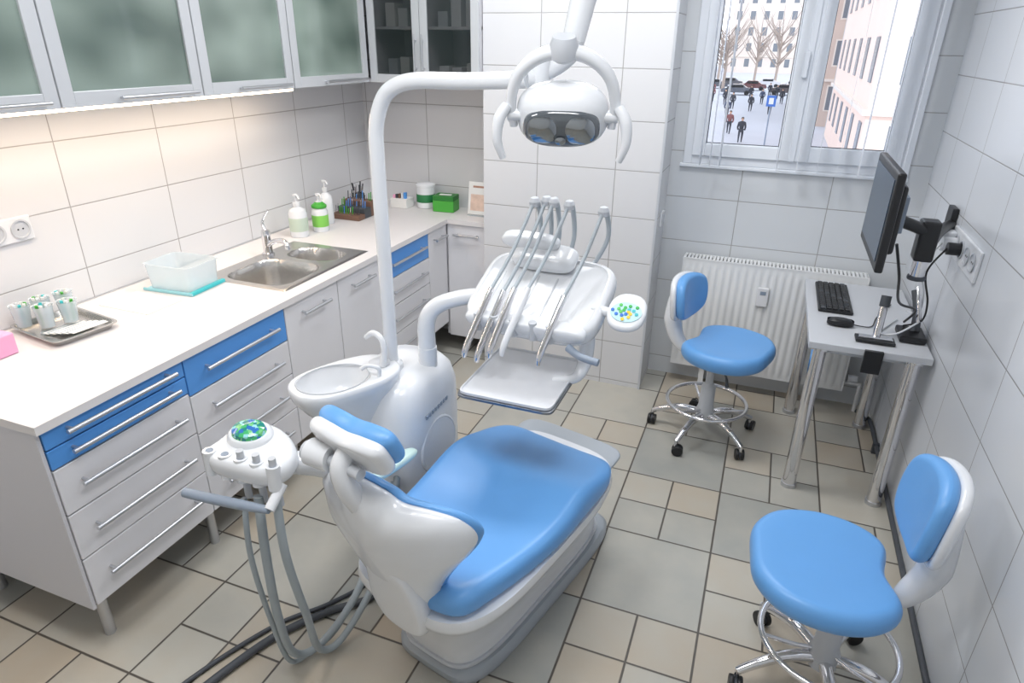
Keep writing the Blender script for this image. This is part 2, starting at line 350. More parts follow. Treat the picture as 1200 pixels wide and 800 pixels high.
# ---------- counter items
def G(n,l=(0,0,0)): return E(n,l)
g=G('plastic_storage_box',(.22,1.72,.9))
T=Matrix.Translation((.235,1.735,.901))@Matrix.Rotation(math.radians(4),4,'Z')
bx('box_base',-.125,.125,-.1,.1,0.0,.006,M('pale_teal',(150,208,218),.3),g,.002)
bx('base_edge_front',.11,.128,-.102,.102,0.0,.014,teal,g,.002);bx('base_edge_side',-.128,.128,-.106,-.098,0.0,.012,M('pale_teal',(150,208,218),.3),g,.002)
rg=[]
for sc_,z in((.92,.008),(1.,.11),(1.04,.112),(1.04,.117),(.98,.117),(.9,.012)):
    rg.append([(a*sc_,b_*sc_,z) for a,b_ in se(.12,.095,9,40)])
loft('box_shell',rg,clearp,g,cap=True)
T=Matrix.Identity(4)
g=G('steel_instrument_tray',(.2,1.2,.9))
T=Matrix.Translation((.2,1.2,.9))@Matrix.Rotation(math.radians(-8),4,'Z')
rg=[[(a*s_,b_*s_,z) for a,b_ in se(.15,.115,10,40)] for s_,z in((.9,.001),(.98,.02),(1.04,.022),(1.04,.024),(.97,.024),(.9,.004))]
loft('tray_dish',rg,steel,g)
for i in range(10):
    x=-.03+.014*i;box('pouch_%d'%i,(x+.015,-.01+.004*i,.007+.002*i),(.03,.13,.0015),paper if i%2 else clearp,g,0,rot=(0,0,.03*(i%4)))
T=Matrix.Identity(4)
cups=((.10,1.20,.085),(.17,1.16,.08),(.13,1.27,.09),(.20,1.23,.08),(.09,1.13,.08))
for i,(x,y,hh) in enumerate(cups):
    g=G('plastic_cup',(x,y,.924))
    lathe('cup_wall',(x,y,.924),[(.024,0),(.033,hh),(.035,hh+.002),(.031,hh),(.022,.004)],clearp,g,seg=20)
    for k in range(7):
        a=k*.9+i;cyl('swab_%d'%k,(x+.01*math.cos(a),y+.01*math.sin(a),.93),(x+.02*math.cos(a),y+.02*math.sin(a),.924+hh+.006),.0055,[paper,white,teal,paper,green][k%5],g,seg=8)
bx('tissue_box',.10,.24,.80,1.0,.901,.975,pink,None,.004)
bx('paper_sheet',.10,.36,1.42,1.60,.9005,.902,paper,None,0)
def pump(n,x,y,r,h,mat,label=None):
    g=G(n,(x,y,.9))
    lathe('bottle',(x,y,.901),[(r*.95,0),(r,.01),(r,h*.75),(r*.85,h*.86),(r*.35,h*.95),(r*.35,h)],mat,g)
    if label: lathe('label',(x,y,.9),[(r*1.01,h*.2),(r*1.015,h*.21),(r*1.015,h*.62),(r*1.01,h*.63)],label,g)
    lathe('cap',(x,y,.9+h),[(r*.4,0),(r*.4,.02),(.005,.022),(.005,.05),(.014,.052),(.014,.062),(.002,.064)],white,g)
    tube('nozzle',[(x,y,.9+h+.055),(x+.03,y-.02,.9+h+.057),(x+.045,y-.03,.9+h+.045)],.005,white,g,seg=8)
pump('soap_bottle',.18,2.60,.05,.17,white,M('label_grey_green',(190,205,190),.6));pump('disinfectant_bottle',.22,2.74,.045,.15,white,M('label_lime',(130,200,90),.5));pump('lotion_bottle',.15,2.90,.04,.19,white)
lathe('cap_green',(.22,2.74,1.035),[(.042,0),(.042,.012),(.02,.03)],green,bpy.data.objects['disinfectant_bottle'])
g=G('bur_rack',(.18,3.1,.9))
bm_=M('rack_brown',(120,90,75),.5)
for i in range(3):
    bx('step_%d'%i,.10,.30,3.0+.07*i,3.07+.07*i,.901,.93+.03*i,[bm_,dgrey,bm_][i],g)
    for k in range(12):
        x=.115+.015*k;z=.93+.03*i;cyl('bur_%d_%d'%(i,k),(x,3.035+.07*i,z),(x+.004,3.035+.07*i,z+random.uniform(.03,.06)),.003,random.choice([chrome,green,blue,dgrey]),g,seg=6)
g=G('pen_holder',(.12,3.28,.9))
lathe('holder_cup',(.12,3.28,.901),[(.035,0),(.04,.1),(.036,.1),(.03,.01)],dgrey,g)
for k in range(8):
    a=k*.8;cyl('tool_%d'%k,(.12+.01*math.cos(a),3.28+.01*math.sin(a),.91),(.12+.035*math.cos(a),3.28+.035*math.sin(a),1.05+.01*(k%3)),.004,[chrome,dgrey,black][k%3],g,seg=6)
g=G('materials_carton',(.35,3.42,.9))
bx('carton_body',.28,.40,3.40,3.5,.901,.96,paper,g);
for k in range(5): bx('vial_%d'%k,.29+.02*k,.305+.02*k,3.42,3.44,.96,.98+.005*k,[pink,dgrey,bm_,white,blue][k],g,.001)
g=G('wipes_tub',(.49,3.5,.9))
lathe('tub',(.49,3.5,.901),[(.055,0),(.06,.005),(.06,.135),(.063,.137),(.063,.15),(.05,.158),(.01,.16)],white,g)
lathe('tub_label',(.49,3.5,.9),[(.0605,.04),(.061,.041),(.061,.09),(.0605,.091)],M('label_green',(40,120,70),.5),g)
g=G('glove_box',(.64,3.46,.9))
box('box_lower',(.65,3.47,.936),(.14,.11,.07),green,g,.003,rot=(0,0,.1));box('box_lid',(.65,3.47,.986),(.14,.11,.03),M('dark_green_card',(35,120,45),.5),g,.003,rot=(0,0,.1));box('opening',(.65,3.47,1.002),(.08,.03,.003),paper,g,.001,rot=(0,0,.1))
g=G('leaflet_stand',(.87,3.42,.9))
box('leaflet',(.90,3.44,1.005),(.15,.012,.20),paper,g,.002,rot=(-.15,0,0))
box('print_photo',(.90,3.430,.98),(.115,.003,.10),M('leaflet_print',(222,196,180),.6,var=.3,scale=30),g,0,rot=(-.15,0,0));box('print_title',(.90,3.446,1.075),(.09,.003,.012),M('title_brown',(170,130,110),.6),g,0,rot=(-.15,0,0));bx('foot',.83,.97,3.40,3.5,.901,.907,clearp,g,.001)
g=G('wall_socket',(0.01,1.22,1.27))
bx('plate',0,.01,1.13,1.31,1.20,1.29,white,g,.004)
for y in(1.175,1.265): lathe('well',(.0105,y,1.245),[(.034,0),(.036,.004),(.03,.004),(.028,-.001)],lgrey,g,axis=(1,0,0));
for y in(1.175,1.265):
    for q in(-.009,.009): cyl('pin',(.0105,y+q,1.245),(.012,y+q,1.245),.003,black,g,seg=8)
# ---------- computer table
g=E('computer_table',(3.06,2.95,0))
bx('top',2.825,3.285,2.50,3.375,.735,.765,M('table_laminate',(200,203,208),.35,var=.02),g,.003)
bx('apron',2.86,3.27,2.56,3.33,.70,.735,lgrey,g,.002)
for k,(x,y) in enumerate(((2.875,2.56),(3.235,2.56),(2.875,3.29),(3.235,3.27))):
    cyl('leg_%d'%k,(x,y,.0),(x,y,.735),.03,chrome,g);cyl('foot_%d'%k,(x,y,0),(x,y,.02),.034,alu,g);cyl('flange_%d'%k,(x,y,.72),(x,y,.735),.045,chrome,g)
g=E('keyboard',(2.95,3.1,.766))
bx('case',2.87,3.02,2.88,3.30,.766,.781,black,g,.005)
for i in range(5):
    for j in range(15): bx('key',2.88+.026*i,2.902+.026*i,2.89+.027*j,2.913+.027*j,.781,.787,dgrey if (i+j)%9==0 else black,g,.002,seg=1)
g=E('computer_mouse',(2.96,2.74,.766))
pillow('mouse_body',se(.055,.032,2.5,32,2.955,2.74),rp(.032,.025,.45),black,g,fn=lambda x,y,z:(x,y,z+.766))
tube('mouse_cable',[(3.0,2.745,.775),(3.08,2.76,.77),(3.12,2.9,.77),(3.2,3.1,.77)],.0025,black,g,seg=6)
g=E('monitor',(2.92,2.2,1.4))
bx('bezel',2.915,2.940,1.985,2.46,1.237,1.550,black,g,.006);bx('screen',2.9125,2.916,2.012,2.432,1.268,1.526,M('lcd_screen',(58,74,92),.3),g,0)
bx('back_shell',2.940,2.968,2.06,2.38,1.28,1.50,black,g,.01)
bx('vesa_plate',2.968,2.995,2.16,2.28,1.33,1.45,grey,g)
tube('arm_a',[(2.995,2.22,1.36),(3.05,2.24,1.34),(3.09,2.27,1.32)],.02,black,g)
bx('pivot_block',3.065,3.125,2.24,2.31,1.22,1.36,black,g,.008);box('pivot_cover',(3.10,2.30,1.30),(.05,.10,.07),black,g,.012,rot=(.3,0,0))
cyl('pivot_joint',(3.095,2.27,1.16),(3.095,2.27,1.22),.024,chrome,g);lathe('pivot_ring',(3.095,2.27,1.15),[(.028,0),(.03,.006),(.028,.014)],dgrey,g)
tube('arm_b',[(3.1,2.29,1.26),(3.15,2.45,1.25),(3.22,2.68,1.24),(3.295,2.86,1.23)],.022,black,g)
bx('arm_mount',3.275,3.298,2.82,2.91,1.17,1.30,black,g,.005)
g=E('monitor_cable',(3.0,2.22,1.28))
tube('cable_run',[(3.0,2.22,1.28),(3.04,2.26,1.16),(3.1,2.45,1.0),(3.2,2.62,.92),(3.21,2.8,.80)],.005,black,g,seg=8)
g=E('socket_strip',(3.29,2.5,1.2))
bx('strip',3.288,3.3,2.36,2.78,1.13,1.245,white,g,.004)
for k in range(4):
    y=2.42+.09*k;lathe('well_%d'%k,(3.287,y,1.19),[(.034,0),(.036,.004),(.03,.004),(.028,-.001)],lgrey,g,axis=(-1,0,0))
    for q in(-.009,.009): cyl('pin',(3.2875,y+q,1.19),(3.286,y+q,1.19),.004,black,g,seg=8)
for k,y in enumerate((2.60,2.69)):
    cyl('plug_%d'%k,(3.29,y,1.19),(3.24,y,1.19),.024,[black,white][k],g)
bx('adapter_box',3.24,3.288,2.71,2.76,1.15,1.23,white,g,.006)
for k,(y,e) in enumerate(((2.60,(3.2,2.75,.80)),(2.69,(3.24,2.95,.80)))):
    h_=E('power_cable',(3.24,y,1.19));tube('cable_%d'%k,[(3.24,y,1.19),(3.2,y+.02,1.08),(3.24,y+.05,.95),(3.25,y+.1,.85),e],.004,[black,white][k],h_,seg=8)
g=E('scanner_cradle',(3.2,2.75,.766))
box('cradle_base',(3.225,2.70,.782),(.1,.14,.028),black,g,.006);tube('cradle_post',[(3.24,2.72,.79),(3.24,2.76,.86),(3.22,2.82,.94)],[.02,.016,.012],dgrey,g)
tube('probe',[(3.24,2.70,.84),(3.23,2.74,.92),(3.22,2.78,.97)],[.008,.01,.006],chrome,g)
tube('probe_cable',[(3.24,2.70,.84),(3.16,2.64,.80),(3.10,2.68,.775),(3.15,2.8,.772),(3.2,2.9,.772)],.004,white,g,seg=8)
g=E('desk_stand',(3.08,2.62,.766))
box('stand_plate',(3.08,2.60,.774),(.15,.07,.012),black,g,.003);box('stand_clip',(3.08,2.60,.784),(.13,.03,.012),chrome,g,.003);cyl('stand_post',(3.09,2.64,.775),(3.10,2.70,.93),.016,chrome,g);cyl('post_grip',(3.098,2.687,.895),(3.10,2.70,.94),.02,dgrey,g);box('clamp',(3.07,2.485,.72),(.07,.02,.10),black,g,.003)
g=E('heating_pipe',(3.27,1.2,.05))
tube('pipe_run',[(3.285,-.6,.045),(3.285,1.2,.045),(3.285,2.4,.045),(3.285,3.2,.045),(3.262,3.30,.045),(3.22,3.36,.045)],.011,dgrey,g,per=3)
for y in(0,1.,2.,3.): bx('clip',3.27,3.3,y,y+.02,.0,.06,dgrey,g)
# ---------- stool
def stool(loc,yaw,zs=.5,yb=0,bz=.22,bh=1.,bw=1.,bo=0.):
    global T
    T=Matrix.Translation(loc)@Matrix.Rotation(math.radians(yaw),4,'Z')
    g_=E('dental_stool',(0,0,0))
    for k in range(5):
        a=2*math.pi*k/5+.35+yb;c_,s_=math.cos(a),math.sin(a);R=.27
        tube('base_arm_%d'%k,[(.03*c_,.03*s_,.13),(.12*c_,.12*s_,.135),(.2*c_,.2*s_,.11),(R*c_,R*s_,.075)],[.022,.019,.016,.013],chrome,g_)
        cyl('caster_stem_%d'%k,(R*c_,R*s_,.05),(R*c_,R*s_,.085),.008,chrome,g_,seg=10)
        ca=k*1.7
        d=Vector((math.cos(ca),math.sin(ca),0));q=Vector((R*c_,R*s_,.028))+Vector((-d.y,d.x,0))*.012
        for sgn in(-1,1): lathe('caster_wheel_%d_%d'%(k,sgn),q+d*.013*sgn,[(.008,-.008),(.026,-.008),(.028,-.005),(.028,.005),(.026,.008),(.008,.008)],black,g_,seg=20,axis=d)
        lathe('caster_hood_%d'%k,q,[(.022,-.004),(.022,.004)],dgrey,g_,axis=d)
    tube('foot_ring',[(.2*math.cos(i*math.pi/8),.2*math.sin(i*math.pi/8),.2) for i in range(16)],.010,chrome,g_,closed=True,per=3)
    for k in range(3):
        a=k*2.094+.2;tube('ring_spoke_%d'%k,[(.02*math.cos(a),.02*math.sin(a),.16),(.1*math.cos(a),.1*math.sin(a),.17),(.2*math.cos(a),.2*math.sin(a),.2)],.007,chrome,g_)
    lathe('column',(0,0,.09),[(.03,0),(.045,.01),(.048,.06),(.038,.09),(.036,.2),(.03,.21),(.02,.22),(.02,zs-.16),(.05,zs-.15),(.06,zs-.14)],lgrey,g_)
    pts=[(.23,0),(.22,.11),(.15,.20),(.03,.235),(-.09,.21),(-.165,.13),(-.145,.0),(-.165,-.13),(-.09,-.21),(.03,-.235),(.15,-.20),(.22,-.11)]
    o=sm2(pts);f=lambda x,y,z:(x+.045,y,z+zs-.08+.02*((x/.22)**2+(y/.22)**2)*.7)
    pillow('seat_pan',o,[(.02,-.012),(.6,-.012),(.8,-.008),(.9,.004),(.9,.01)],white,g_,fn=f,ang=60)
    pillow('seat_cushion',o,rp(.085,.040,.86,7),vinyl,g_,fn=f,ang=60)
    tube('lever',[(.05,-.03,zs-.11),(.12,-.12,zs-.11),(.16,-.2,zs-.12)],[.005,.005,.009],dgrey,g_)
    tube('back_arm',[(-.03,0,zs-.09),(-.13,0,zs-.09),(-.205+bo,0,zs-.04),(-.24+bo,0,zs+.06),(-.245+bo,0,zs+bz-.02)],[.022,.026,.038,.046,.026],white,g_)
    ob=sm2([(.165*bw,.0),(.15*bw,.085*bh),(.09*bw,.12*bh),(0,.13*bh),(-.09*bw,.12*bh),(-.15*bw,.085*bh),(-.165*bw,0),(-.145*bw,-.085*bh),(-.08*bw,-.125*bh),(0,-.135*bh),(.08*bw,-.125*bh),(.145*bw,-.085*bh)])
    def fb(off):
        return lambda y,z,t: (off+t+1.5*y*y-.10*z,y,zs+bz+z)
    pillow('back_shell',[(a*1.03,b_*1.05-.008) for a,b_ in ob],rp(.034,.016,.88,5),white,g_,fn=fb(-.235+bo),ang=60)
    pillow('back_pad',ob,rp(.05,.026,.84,6),vinyl,g_,fn=fb(-.205+bo),ang=60)
    T=Matrix.Identity(4)
stool((2.44,2.86,0),-18,.545,.5,.20,.85,.9)
stool((2.96,1.455,0),184,.5,.0,.25,1.02,.84,.03)
# ---------- dental chair
T=Matrix.Translation((1.85,1.26,0))@Matrix.Rotation(math.radians(-14),4,'Z')
g=E('dental_chair',(0,.1,0))
base=M('chair_base_grey',(166,173,180),.4,var=.02)
pillow('base_plate',se(.19,.49,5,56,-.03,.26),[(.02,0),(1,0),(1.02,.01),(1.02,.035),(.97,.055),(.8,.06),(.02,.06)],base,g)
rg=[]
for z,a,b_,cx,cy in((.05,.16,.44,-.02,.22),(.09,.165,.455,-.02,.22),(.14,.165,.46,-.02,.21),(.20,.17,.47,-.01,.2),(.27,.185,.47,0,.18),(.33,.21,.46,0,.14),(.38,.235,.46,0,.12),(.41,.24,.455,0,.12)):
    rg.append([(x,y,z) for x,y in se(a,b_,4.5,56,cx,cy)])
loft('pedestal',rg,white,g,ang=60)
rg=[]
for z,a,b_,cx,cy in((.075,.172,.462,-.02,.22),(.083,.174,.465,-.02,.22),(.09,.172,.462,-.02,.22)): rg.append([(x,y,z) for x,y in se(a,b_,4.5,56,cx,cy)])
loft('pedestal_band',rg,lgrey,g)
rg=[]
for z,a,b_,cy in((.37,.2,.44,.1),(.39,.262,.475,.1),(.42,.272,.485,.1),(.445,.268,.48,.1)):
    rg.append([(x,y,z+ (.02*(y/.5)**2 if y>0 else 0)) for x,y in se(a,b_,4,56,0,cy)])
loft('seat_shell',rg,white,g,ang=60)
pillow('foot_plate',se(.225,.12,5,40,-.02,.55),rp(.02,.008,.9),base,g,fn=lambda x,y,z:(x,y,z+.435+.04*max(0,y-.4)))
pts=[(0,-.36),(.13,-.36),(.205,-.33),(.235,-.22),(.262,-.05),(.28,.12),(.277,.28),(.26,.42),(.20,.515),(.08,.54),(-.08,.54),(-.20,.52),(-.25,.44),(-.272,.3),(-.28,.15),(-.265,0),(-.235,-.16),(-.2,-.30),(-.13,-.36)]
def fs_(x,y,z):
    d=.03*(abs(x)/.28)**2
    return (x,y,z+.43+d*.8-.015*math.exp(-((y+.05)/.2)**2)+.03*math.exp(-((y-.22)/.12)**2)*(z/.1)-.04*max(0,(y-.35)/.2)**2*(z/.1))
pillow('seat_cushion',sm2(pts),rp(.10,.042,.85,8),vinyl,g,fn=fs_,ang=60)
# backrest
bxo=-.03
hb=[(0,.885),(.06,.875),(.10,.85),(.17,.845),(.235,.825),(.27,.775),(.255,.71),(.20,.64),(.15,.57),(.115,.50),(.095,.44),(.07,.405),(0,.40)]
ob=sm2(hb+[(-a,b_) for a,b_ in hb[-2:0:-1]],5)
def bk(off):
    def f(x,z,t): 
        return (x+bxo+.05*max(0,(.7-z)/.3),-.335-(z-.42)*.24+off+t+.085*(abs(x)/.27)**2*min(1,max(0,(z-.5)/.25)),z-.015)
    return f
pillow('back_shell',ob,[(.02,-.055),(.35,-.052),(.6,-.046),(.8,-.032),(.92,-.012),(.98,.008),(1.,.025),(.97,.035),(.02,.035)],white,g,fn=bk(0),ang=60,cen=(0,.68))
pillow('back_cushion',ob,[(.02,0),(.9,0),(.985,.006),(1.0,.015),(.99,.024),(.94,.034),(.85,.04),(.5,.038),(.02,.036)],vinyl,g,fn=bk(.032),ang=60,cen=(0,.68))
pillow('rear_cover',sm2([(0,.62),(.07,.6),(.09,.52),(.1,.42),(.07,.34),(0,.32),(-.07,.34),(-.1,.42),(-.09,.52),(-.07,.6)]),rp(.06,.025,.85),white,g,fn=lambda x,z,t:(x+.01,-.345-(z-.42)*.2-t+.01,z),ang=60)
# headrest
hx=-.055
tube('headrest_bar',[(hx+.02,-.44,.80),(hx+.01,-.47,.87),(hx,-.475,.93),(hx,-.45,.97)],[.03,.03,.028,.025],white,g)
hd=sm2([(.13,0),(.12,.045),(.06,.055),(0,.048),(-.06,.055),(-.12,.045),(-.13,0),(-.12,-.045),(-.06,-.055),(0,-.06),(.06,-.055),(.12,-.045)])
cH,sH=math.cos(.45),math.sin(.45)
def hf(off):
    def f(x,v,t):
        t2=t+off+.5*x*x;return (x+hx,-.43+t2*cH-v*sH,.98+v*cH+t2*sH)
    return f
pillow('headrest_pad',hd,rp(.05,.024,.8,6),vinyl,g,fn=hf(0),ang=60)
pillow('headrest_shell',hd,rp(.045,.022,.8,5),white,g,fn=hf(-.035),ang=60)
cyl('headrest_knob',(hx-.12,-.47,.93),(hx-.05,-.46,.93),.036,white,g);cyl('knob_cap',(hx-.135,-.472,.93),(hx-.12,-.47,.93),.026,lgrey,g);cyl('headrest_axle',(hx-.06,-.465,.93),(hx+.06,-.465,.93),.016,lgrey,g)
tube('armrest_post',[(-.22,-.20,.45),(-.28,-.2,.52),(-.29,-.16,.60)],.016,white,g)
pillow('armrest_pad',se(.028,.11,3,32,-.295,-.08),rp(.03,.014,.6),M('armrest_pale',(196,222,218),.35),g,fn=lambda x,y,z:(x,y,z+.60),ang=60)
T=Matrix.Identity(4)
# ---------- dental unit
g=E('dental_unit',(1.36,1.6,0))
rg=[]
for z,a,b_,cx,cy in((0,.15,.2,1.36,1.62),(.05,.155,.205,1.36,1.62),(.2,.15,.2,1.36,1.62),(.26,.17,.22,1.36,1.62),(.3,.18,.23,1.36,1.62),(.55,.182,.232,1.36,1.62),(.68,.175,.225,1.365,1.62),(.75,.155,.20,1.37,1.62),(.79,.12,.16,1.38,1.62),(.80,.06,.08,1.38,1.62)):
    rg.append([(x,y,z) for x,y in se(a,b_,3.6,48,cx,cy)])
loft('unit_body',rg,white,g,ang=60)
lathe('round_panel',(1.541,1.58,.50),[(.115,0),(.115,.006),(.108,.010),(.104,.007),(.02,.009)],white,g,axis=(1,-.12,.05))
multi('unit_label',[(1.538,1.5435,1.50+.022*k,1.513+.022*k,.648,.662) for k in range(8)],grey,g)
lathe('pole_collar',(1.375,1.56,.79),[(.04,0),(.04,.03),(.03,.04)],white,g)
T=Matrix.Translation((1.295,1.385,0))@Matrix.Rotation(math.radians(-28),4,'Z')@Matrix.Scale(.93,4)@Matrix.Translation((0,0,.06))
rg=[]
for a,b_,z,cy in((.05,.08,.60,.02),(.075,.12,.66,.02),(.10,.17,.74,.0),(.122,.205,.79,0),(.13,.212,.82,0),(.128,.21,.838,0),(.122,.203,.842,0),(.108,.135,.84,-.05),(.104,.130,.824,-.05),(.092,.115,.77,-.05),(.06,.075,.735,-.05),(.015,.015,.725,-.05)):
    rg.append([(x,y,z) for x,y in se(a,b_,2.6,44,0,cy)])
loft('spittoon_bowl',rg,white,g,ang=60)
tube('bowl_lip',[(.108*math.cos(i*math.pi/8),-.05+.135*math.sin(i*math.pi/8),.842) for i in range(16)],.0025,lgrey,g,closed=True,seg=6,per=3)
cyl('bowl_drain',(0,-.05,.722),(0,-.05,.731),.02,chrome,g)
lathe('cup_plate',(0,.145,.841),[(.04,0),(.042,.008),(.036,.012),(.005,.013)],lgrey,g)
tube('cup_filler',[(.03,.14,.845),(.035,.15,.90),(.02,.15,.95),(-.02,.14,.965),(-.055,.125,.94)],[.014,.012,.012,.012,.009],white,g)
tube('bowl_rinse',[(.09,.09,.84),(.09,.09,.875),(.065,.06,.885),(.05,.04,.872)],.008,white,g)
T=Matrix.Identity(4)
cyl('arm_socket',(1.47,1.66,.72),(1.47,1.66,.86),.035,white,g)
tube('delivery_arm',[(1.47,1.66,.83),(1.47,1.66,.95),(1.495,1.675,1.01),(1.56,1.70,1.045),(1.66,1.74,1.06),(1.80,1.76,1.05)],[.033,.032,.031,.029,.028,.028],white,g)
# delivery table
T=Matrix.Translation((1.885,1.735,1.10))@Matrix.Rotation(math.radians(-3),4,'Z')@Matrix.Rotation(math.radians(25),4,'X')
pillow('table_body',se(.24,.18,5,56),[(.02,-.06),(.8,-.06),(.93,-.05),(.985,-.03),(1,-.008),(.99,.012),(.96,.024),(.9,.028),(.86,.018),(.02,.018)],white,g,ang=50)
pillow('front_fascia',se(.215,.03,4,40,0,-.160),rp(.06,.025,.7),white,g,fn=lambda x,y,z:(x,y,z-.02),ang=60)
pillow('rear_cover_a',se(.12,.055,4,40,-.03,.135),rp(.06,.03,.7),white,g,fn=lambda x,y,z:(x,y,z+.02),ang=60)
pillow('rear_pillow',se(.11,.028,4,40,-.09,.165),rp(.06,.028,.5),white,g,fn=lambda x,y,z:(x,y,z+.06),ang=60)
for k,x in enumerate((-.16,-.1,-.03,.04,.1)):
    cyl('holder_%d'%k,(x,-.190,-.015),(x,-.17,.045),.014,lgrey,g,seg=16)
    bx('table_groove_%d'%k,x-.003,x+.003,-.12,.07,.0175,.0195,lgrey,g,0)
T=Matrix.Identity(4)
W=M('whip_grey',(176,185,192),.3)
ins=[((1.815,1.84,1.40),(1.705,1.50,.97),1.80),((1.855,1.85,1.405),(1.75,1.50,.96),1.85),((1.885,1.84,1.405),(1.795,1.50,.985),1.88),((1.94,1.84,1.40),(1.84,1.50,1.0),1.93),((2.06,1.84,1.39),(1.965,1.50,.99),2.02)]
for k,(tp,lo,bx_) in enumerate(ins):
    tp=Vector(tp);lo=Vector(lo)
    tube('whip_%d'%k,[(bx_,1.88,1.17),(tp.x+.01,1.885,1.28),tp+Vector((.005,.02,-.01)),tp],[.008,.008,.009,.009],W,g,seg=10)
    lathe('whip_head_%d'%k,tp+Vector((0,0,-.01)),[(.006,-.014),(.017,-.01),(.02,.005),(.014,.018),(.004,.022)],lgrey,g,seg=16)
    mid=tp.lerp(lo,.62)+Vector((0,-.01,.01))
    tube('cord_%d'%k,[tp,tp.lerp(lo,.3)+Vector((0,-.012,-.02)),mid],.0065,W,g,seg=10)
    tube('handpiece_%d'%k,[mid,mid.lerp(lo,.5),lo,lo+Vector((-.004,-.01,-.035))],[.010,.013,.011,.007],chrome if k!=3 else white,g,seg=14)
T=Matrix.Translation((2.20,1.66,1.11))@Matrix.Rotation(math.radians(30),4,'X')
cyl('pad_link',(-.12,.02,-.03),(0,0,-.02),.016,white,g)
pillow('pad_shell',se(.062,.075,2.4,40),rp(.028,.012,.8),white,g,fn=lambda x,y,z:(x,y,z-.015),ang=60)
lathe('pad_display',(0,-.01,.013),[(.05,0),(.05,.003),(.002,.0035)],M('pad_pale',(185,222,230),.3),g,sy=.8)
cols=[(240,190,40),(50,170,70),(40,110,200),(60,180,190),(90,190,90)]
for k in range(18):
    a=k*2.4;rr_=.008+.0021*k;cyl('button_%d'%k,(rr_*math.cos(a),-.01+.8*rr_*math.sin(a),.016),(rr_*math.cos(a),-.01+.8*rr_*math.sin(a),.019),.0058,M('btn%d'%(k%5),cols[k%5],.4),g,seg=10)
T=Matrix.Identity(4)
tube('tray_arm',[(2.05,1.70,1.05),(2.07,1.68,.98),(2.07,1.66,.90),(2.05,1.62,.862),(1.98,1.60,.852)],[.03,.028,.024,.018,.012],white,g)
tube('table_grip',[(2.04,1.56,1.0),(2.09,1.53,.99),(2.15,1.52,.985)],[.014,.012,.012],grey,g)
rg=[[(1.88+x*s_,1.58+y*s_,z) for x,y in se(.16,.19,14,44)] for s_,z in((.95,.848),(1.,.853),(1.0,.862),(.98,.862),(.96,.856),(.5,.856),(.02,.856))]
loft('instrument_tray',rg,M('tray_white',(214,217,222),.3),g,ang=30)
rg=[[(1.88+x*s_,1.58+y*s_,z) for x,y in se(.166,.196,14,44)] for s_,z in((.9,.840),(1.,.842),(1.0,.850),(.98,.851))]
loft('tray_frame',rg,M('tray_edge',(150,153,158),.3,1.),g,ang=30)
# assistant element
T=Matrix.Translation((1.39,.84,.845))@Matrix.Rotation(math.radians(2),4,'Z')@Matrix.Rotation(math.radians(8),4,'X')
pillow('assist_body',sm2([(.125,-.04),(.12,.02),(.07,.07),(.0,.10),(-.07,.10),(-.11,.06),(-.12,0),(-.125,-.045),(-.08,-.075),(0,-.08),(.08,-.075)]),rp(.065,.028,.8,6),white,g,ang=60)
lathe('assist_display_rim',(-.035,.035,.06),[(.066,0),(.064,.012),(.056,.02),(.002,.021)],white,g,sy=.85)
dm=bpy.data.materials.new('display_mosaic');dm.use_nodes=True;nt=dm.node_tree;tc=nt.nodes.new('ShaderNodeTexCoord');vo=nt.nodes.new('ShaderNodeTexVoronoi');vo.inputs['Scale'].default_value=90
cr=nt.nodes.new('ShaderNodeValToRGB');cr.color_ramp.interpolation='CONSTANT';ee=cr.color_ramp.elements;ee[0].color=lin((40,130,125));ee[1].position=.8;ee[1].color=lin((50,110,185))
for ps,cc in((.25,(70,175,110)),(.45,(150,210,215)),(.6,(120,195,130))): x_=ee.new(ps);x_.color=lin(cc)
sx_=nt.nodes.new('ShaderNodeSeparateColor');nt.links.new(tc.outputs['Object'],vo.inputs['Vector']);nt.links.new(vo.outputs['Color'],sx_.inputs[0]);nt.links.new(sx_.outputs[0],cr.inputs[0]);nt.links.new(cr.outputs[0],nt.nodes['Principled BSDF'].inputs['Base Color']);nt.nodes['Principled BSDF'].inputs['Roughness'].default_value=.12
lathe('assist_display',(-.035,.035,.078),[(.05,0),(.046,.014),(.03,.021),(.002,.024)],dm,g,sy=.82)
for k in range(5):
    x=-.1+.05*k
    cyl('assist_holder_%d'%k,(x,-.062,.0),(x,-.05,.068),.018,white,g,seg=20);cyl('assist_hole_%d'%k,(x,-.05,.068),(x,-.0499,.0695),.010,grey,g,seg=16)
for k,x in enumerate((.0,.05,.1)):
    cyl('assist_tool_%d'%k,(x,-.062,-.06),(x,-.046,.09),.010,lgrey,g,seg=12)
T=Matrix.Identity(4)
tube('assist_handle',[(1.245,.715,.80),(1.32,.72,.80),(1.42,.73,.80),(1.50,.74,.80)],[.013,.014,.014,.01],grey,g)
cyl('assist_handle_mount',(1.50,.74,.80),(1.50,.80,.84),.014,white,g)
tube('assist_arm',[(1.46,.86,.86),(1.53,.92,.83),(1.54,1.02,.74),(1.50,1.16,.62),(1.46,1.35,.52),(1.44,1.45,.5)],[.03,.034,.03,.028,.03,.03],white,g)
tube('hose_a',[(1.435,.775,.80),(1.44,.76,.62),(1.40,.80,.33),(1.355,.88,.07),(1.39,.97,.03),(1.45,1.12,.15),(1.46,1.3,.36),(1.44,1.42,.42)],.013,hose,g)
tube('hose_b',[(1.49,.78,.80),(1.50,.77,.62),(1.47,.84,.33),(1.42,.93,.06),(1.45,1.02,.04),(1.50,1.18,.2),(1.48,1.35,.4),(1.45,1.42,.45)],.012,hose,g)
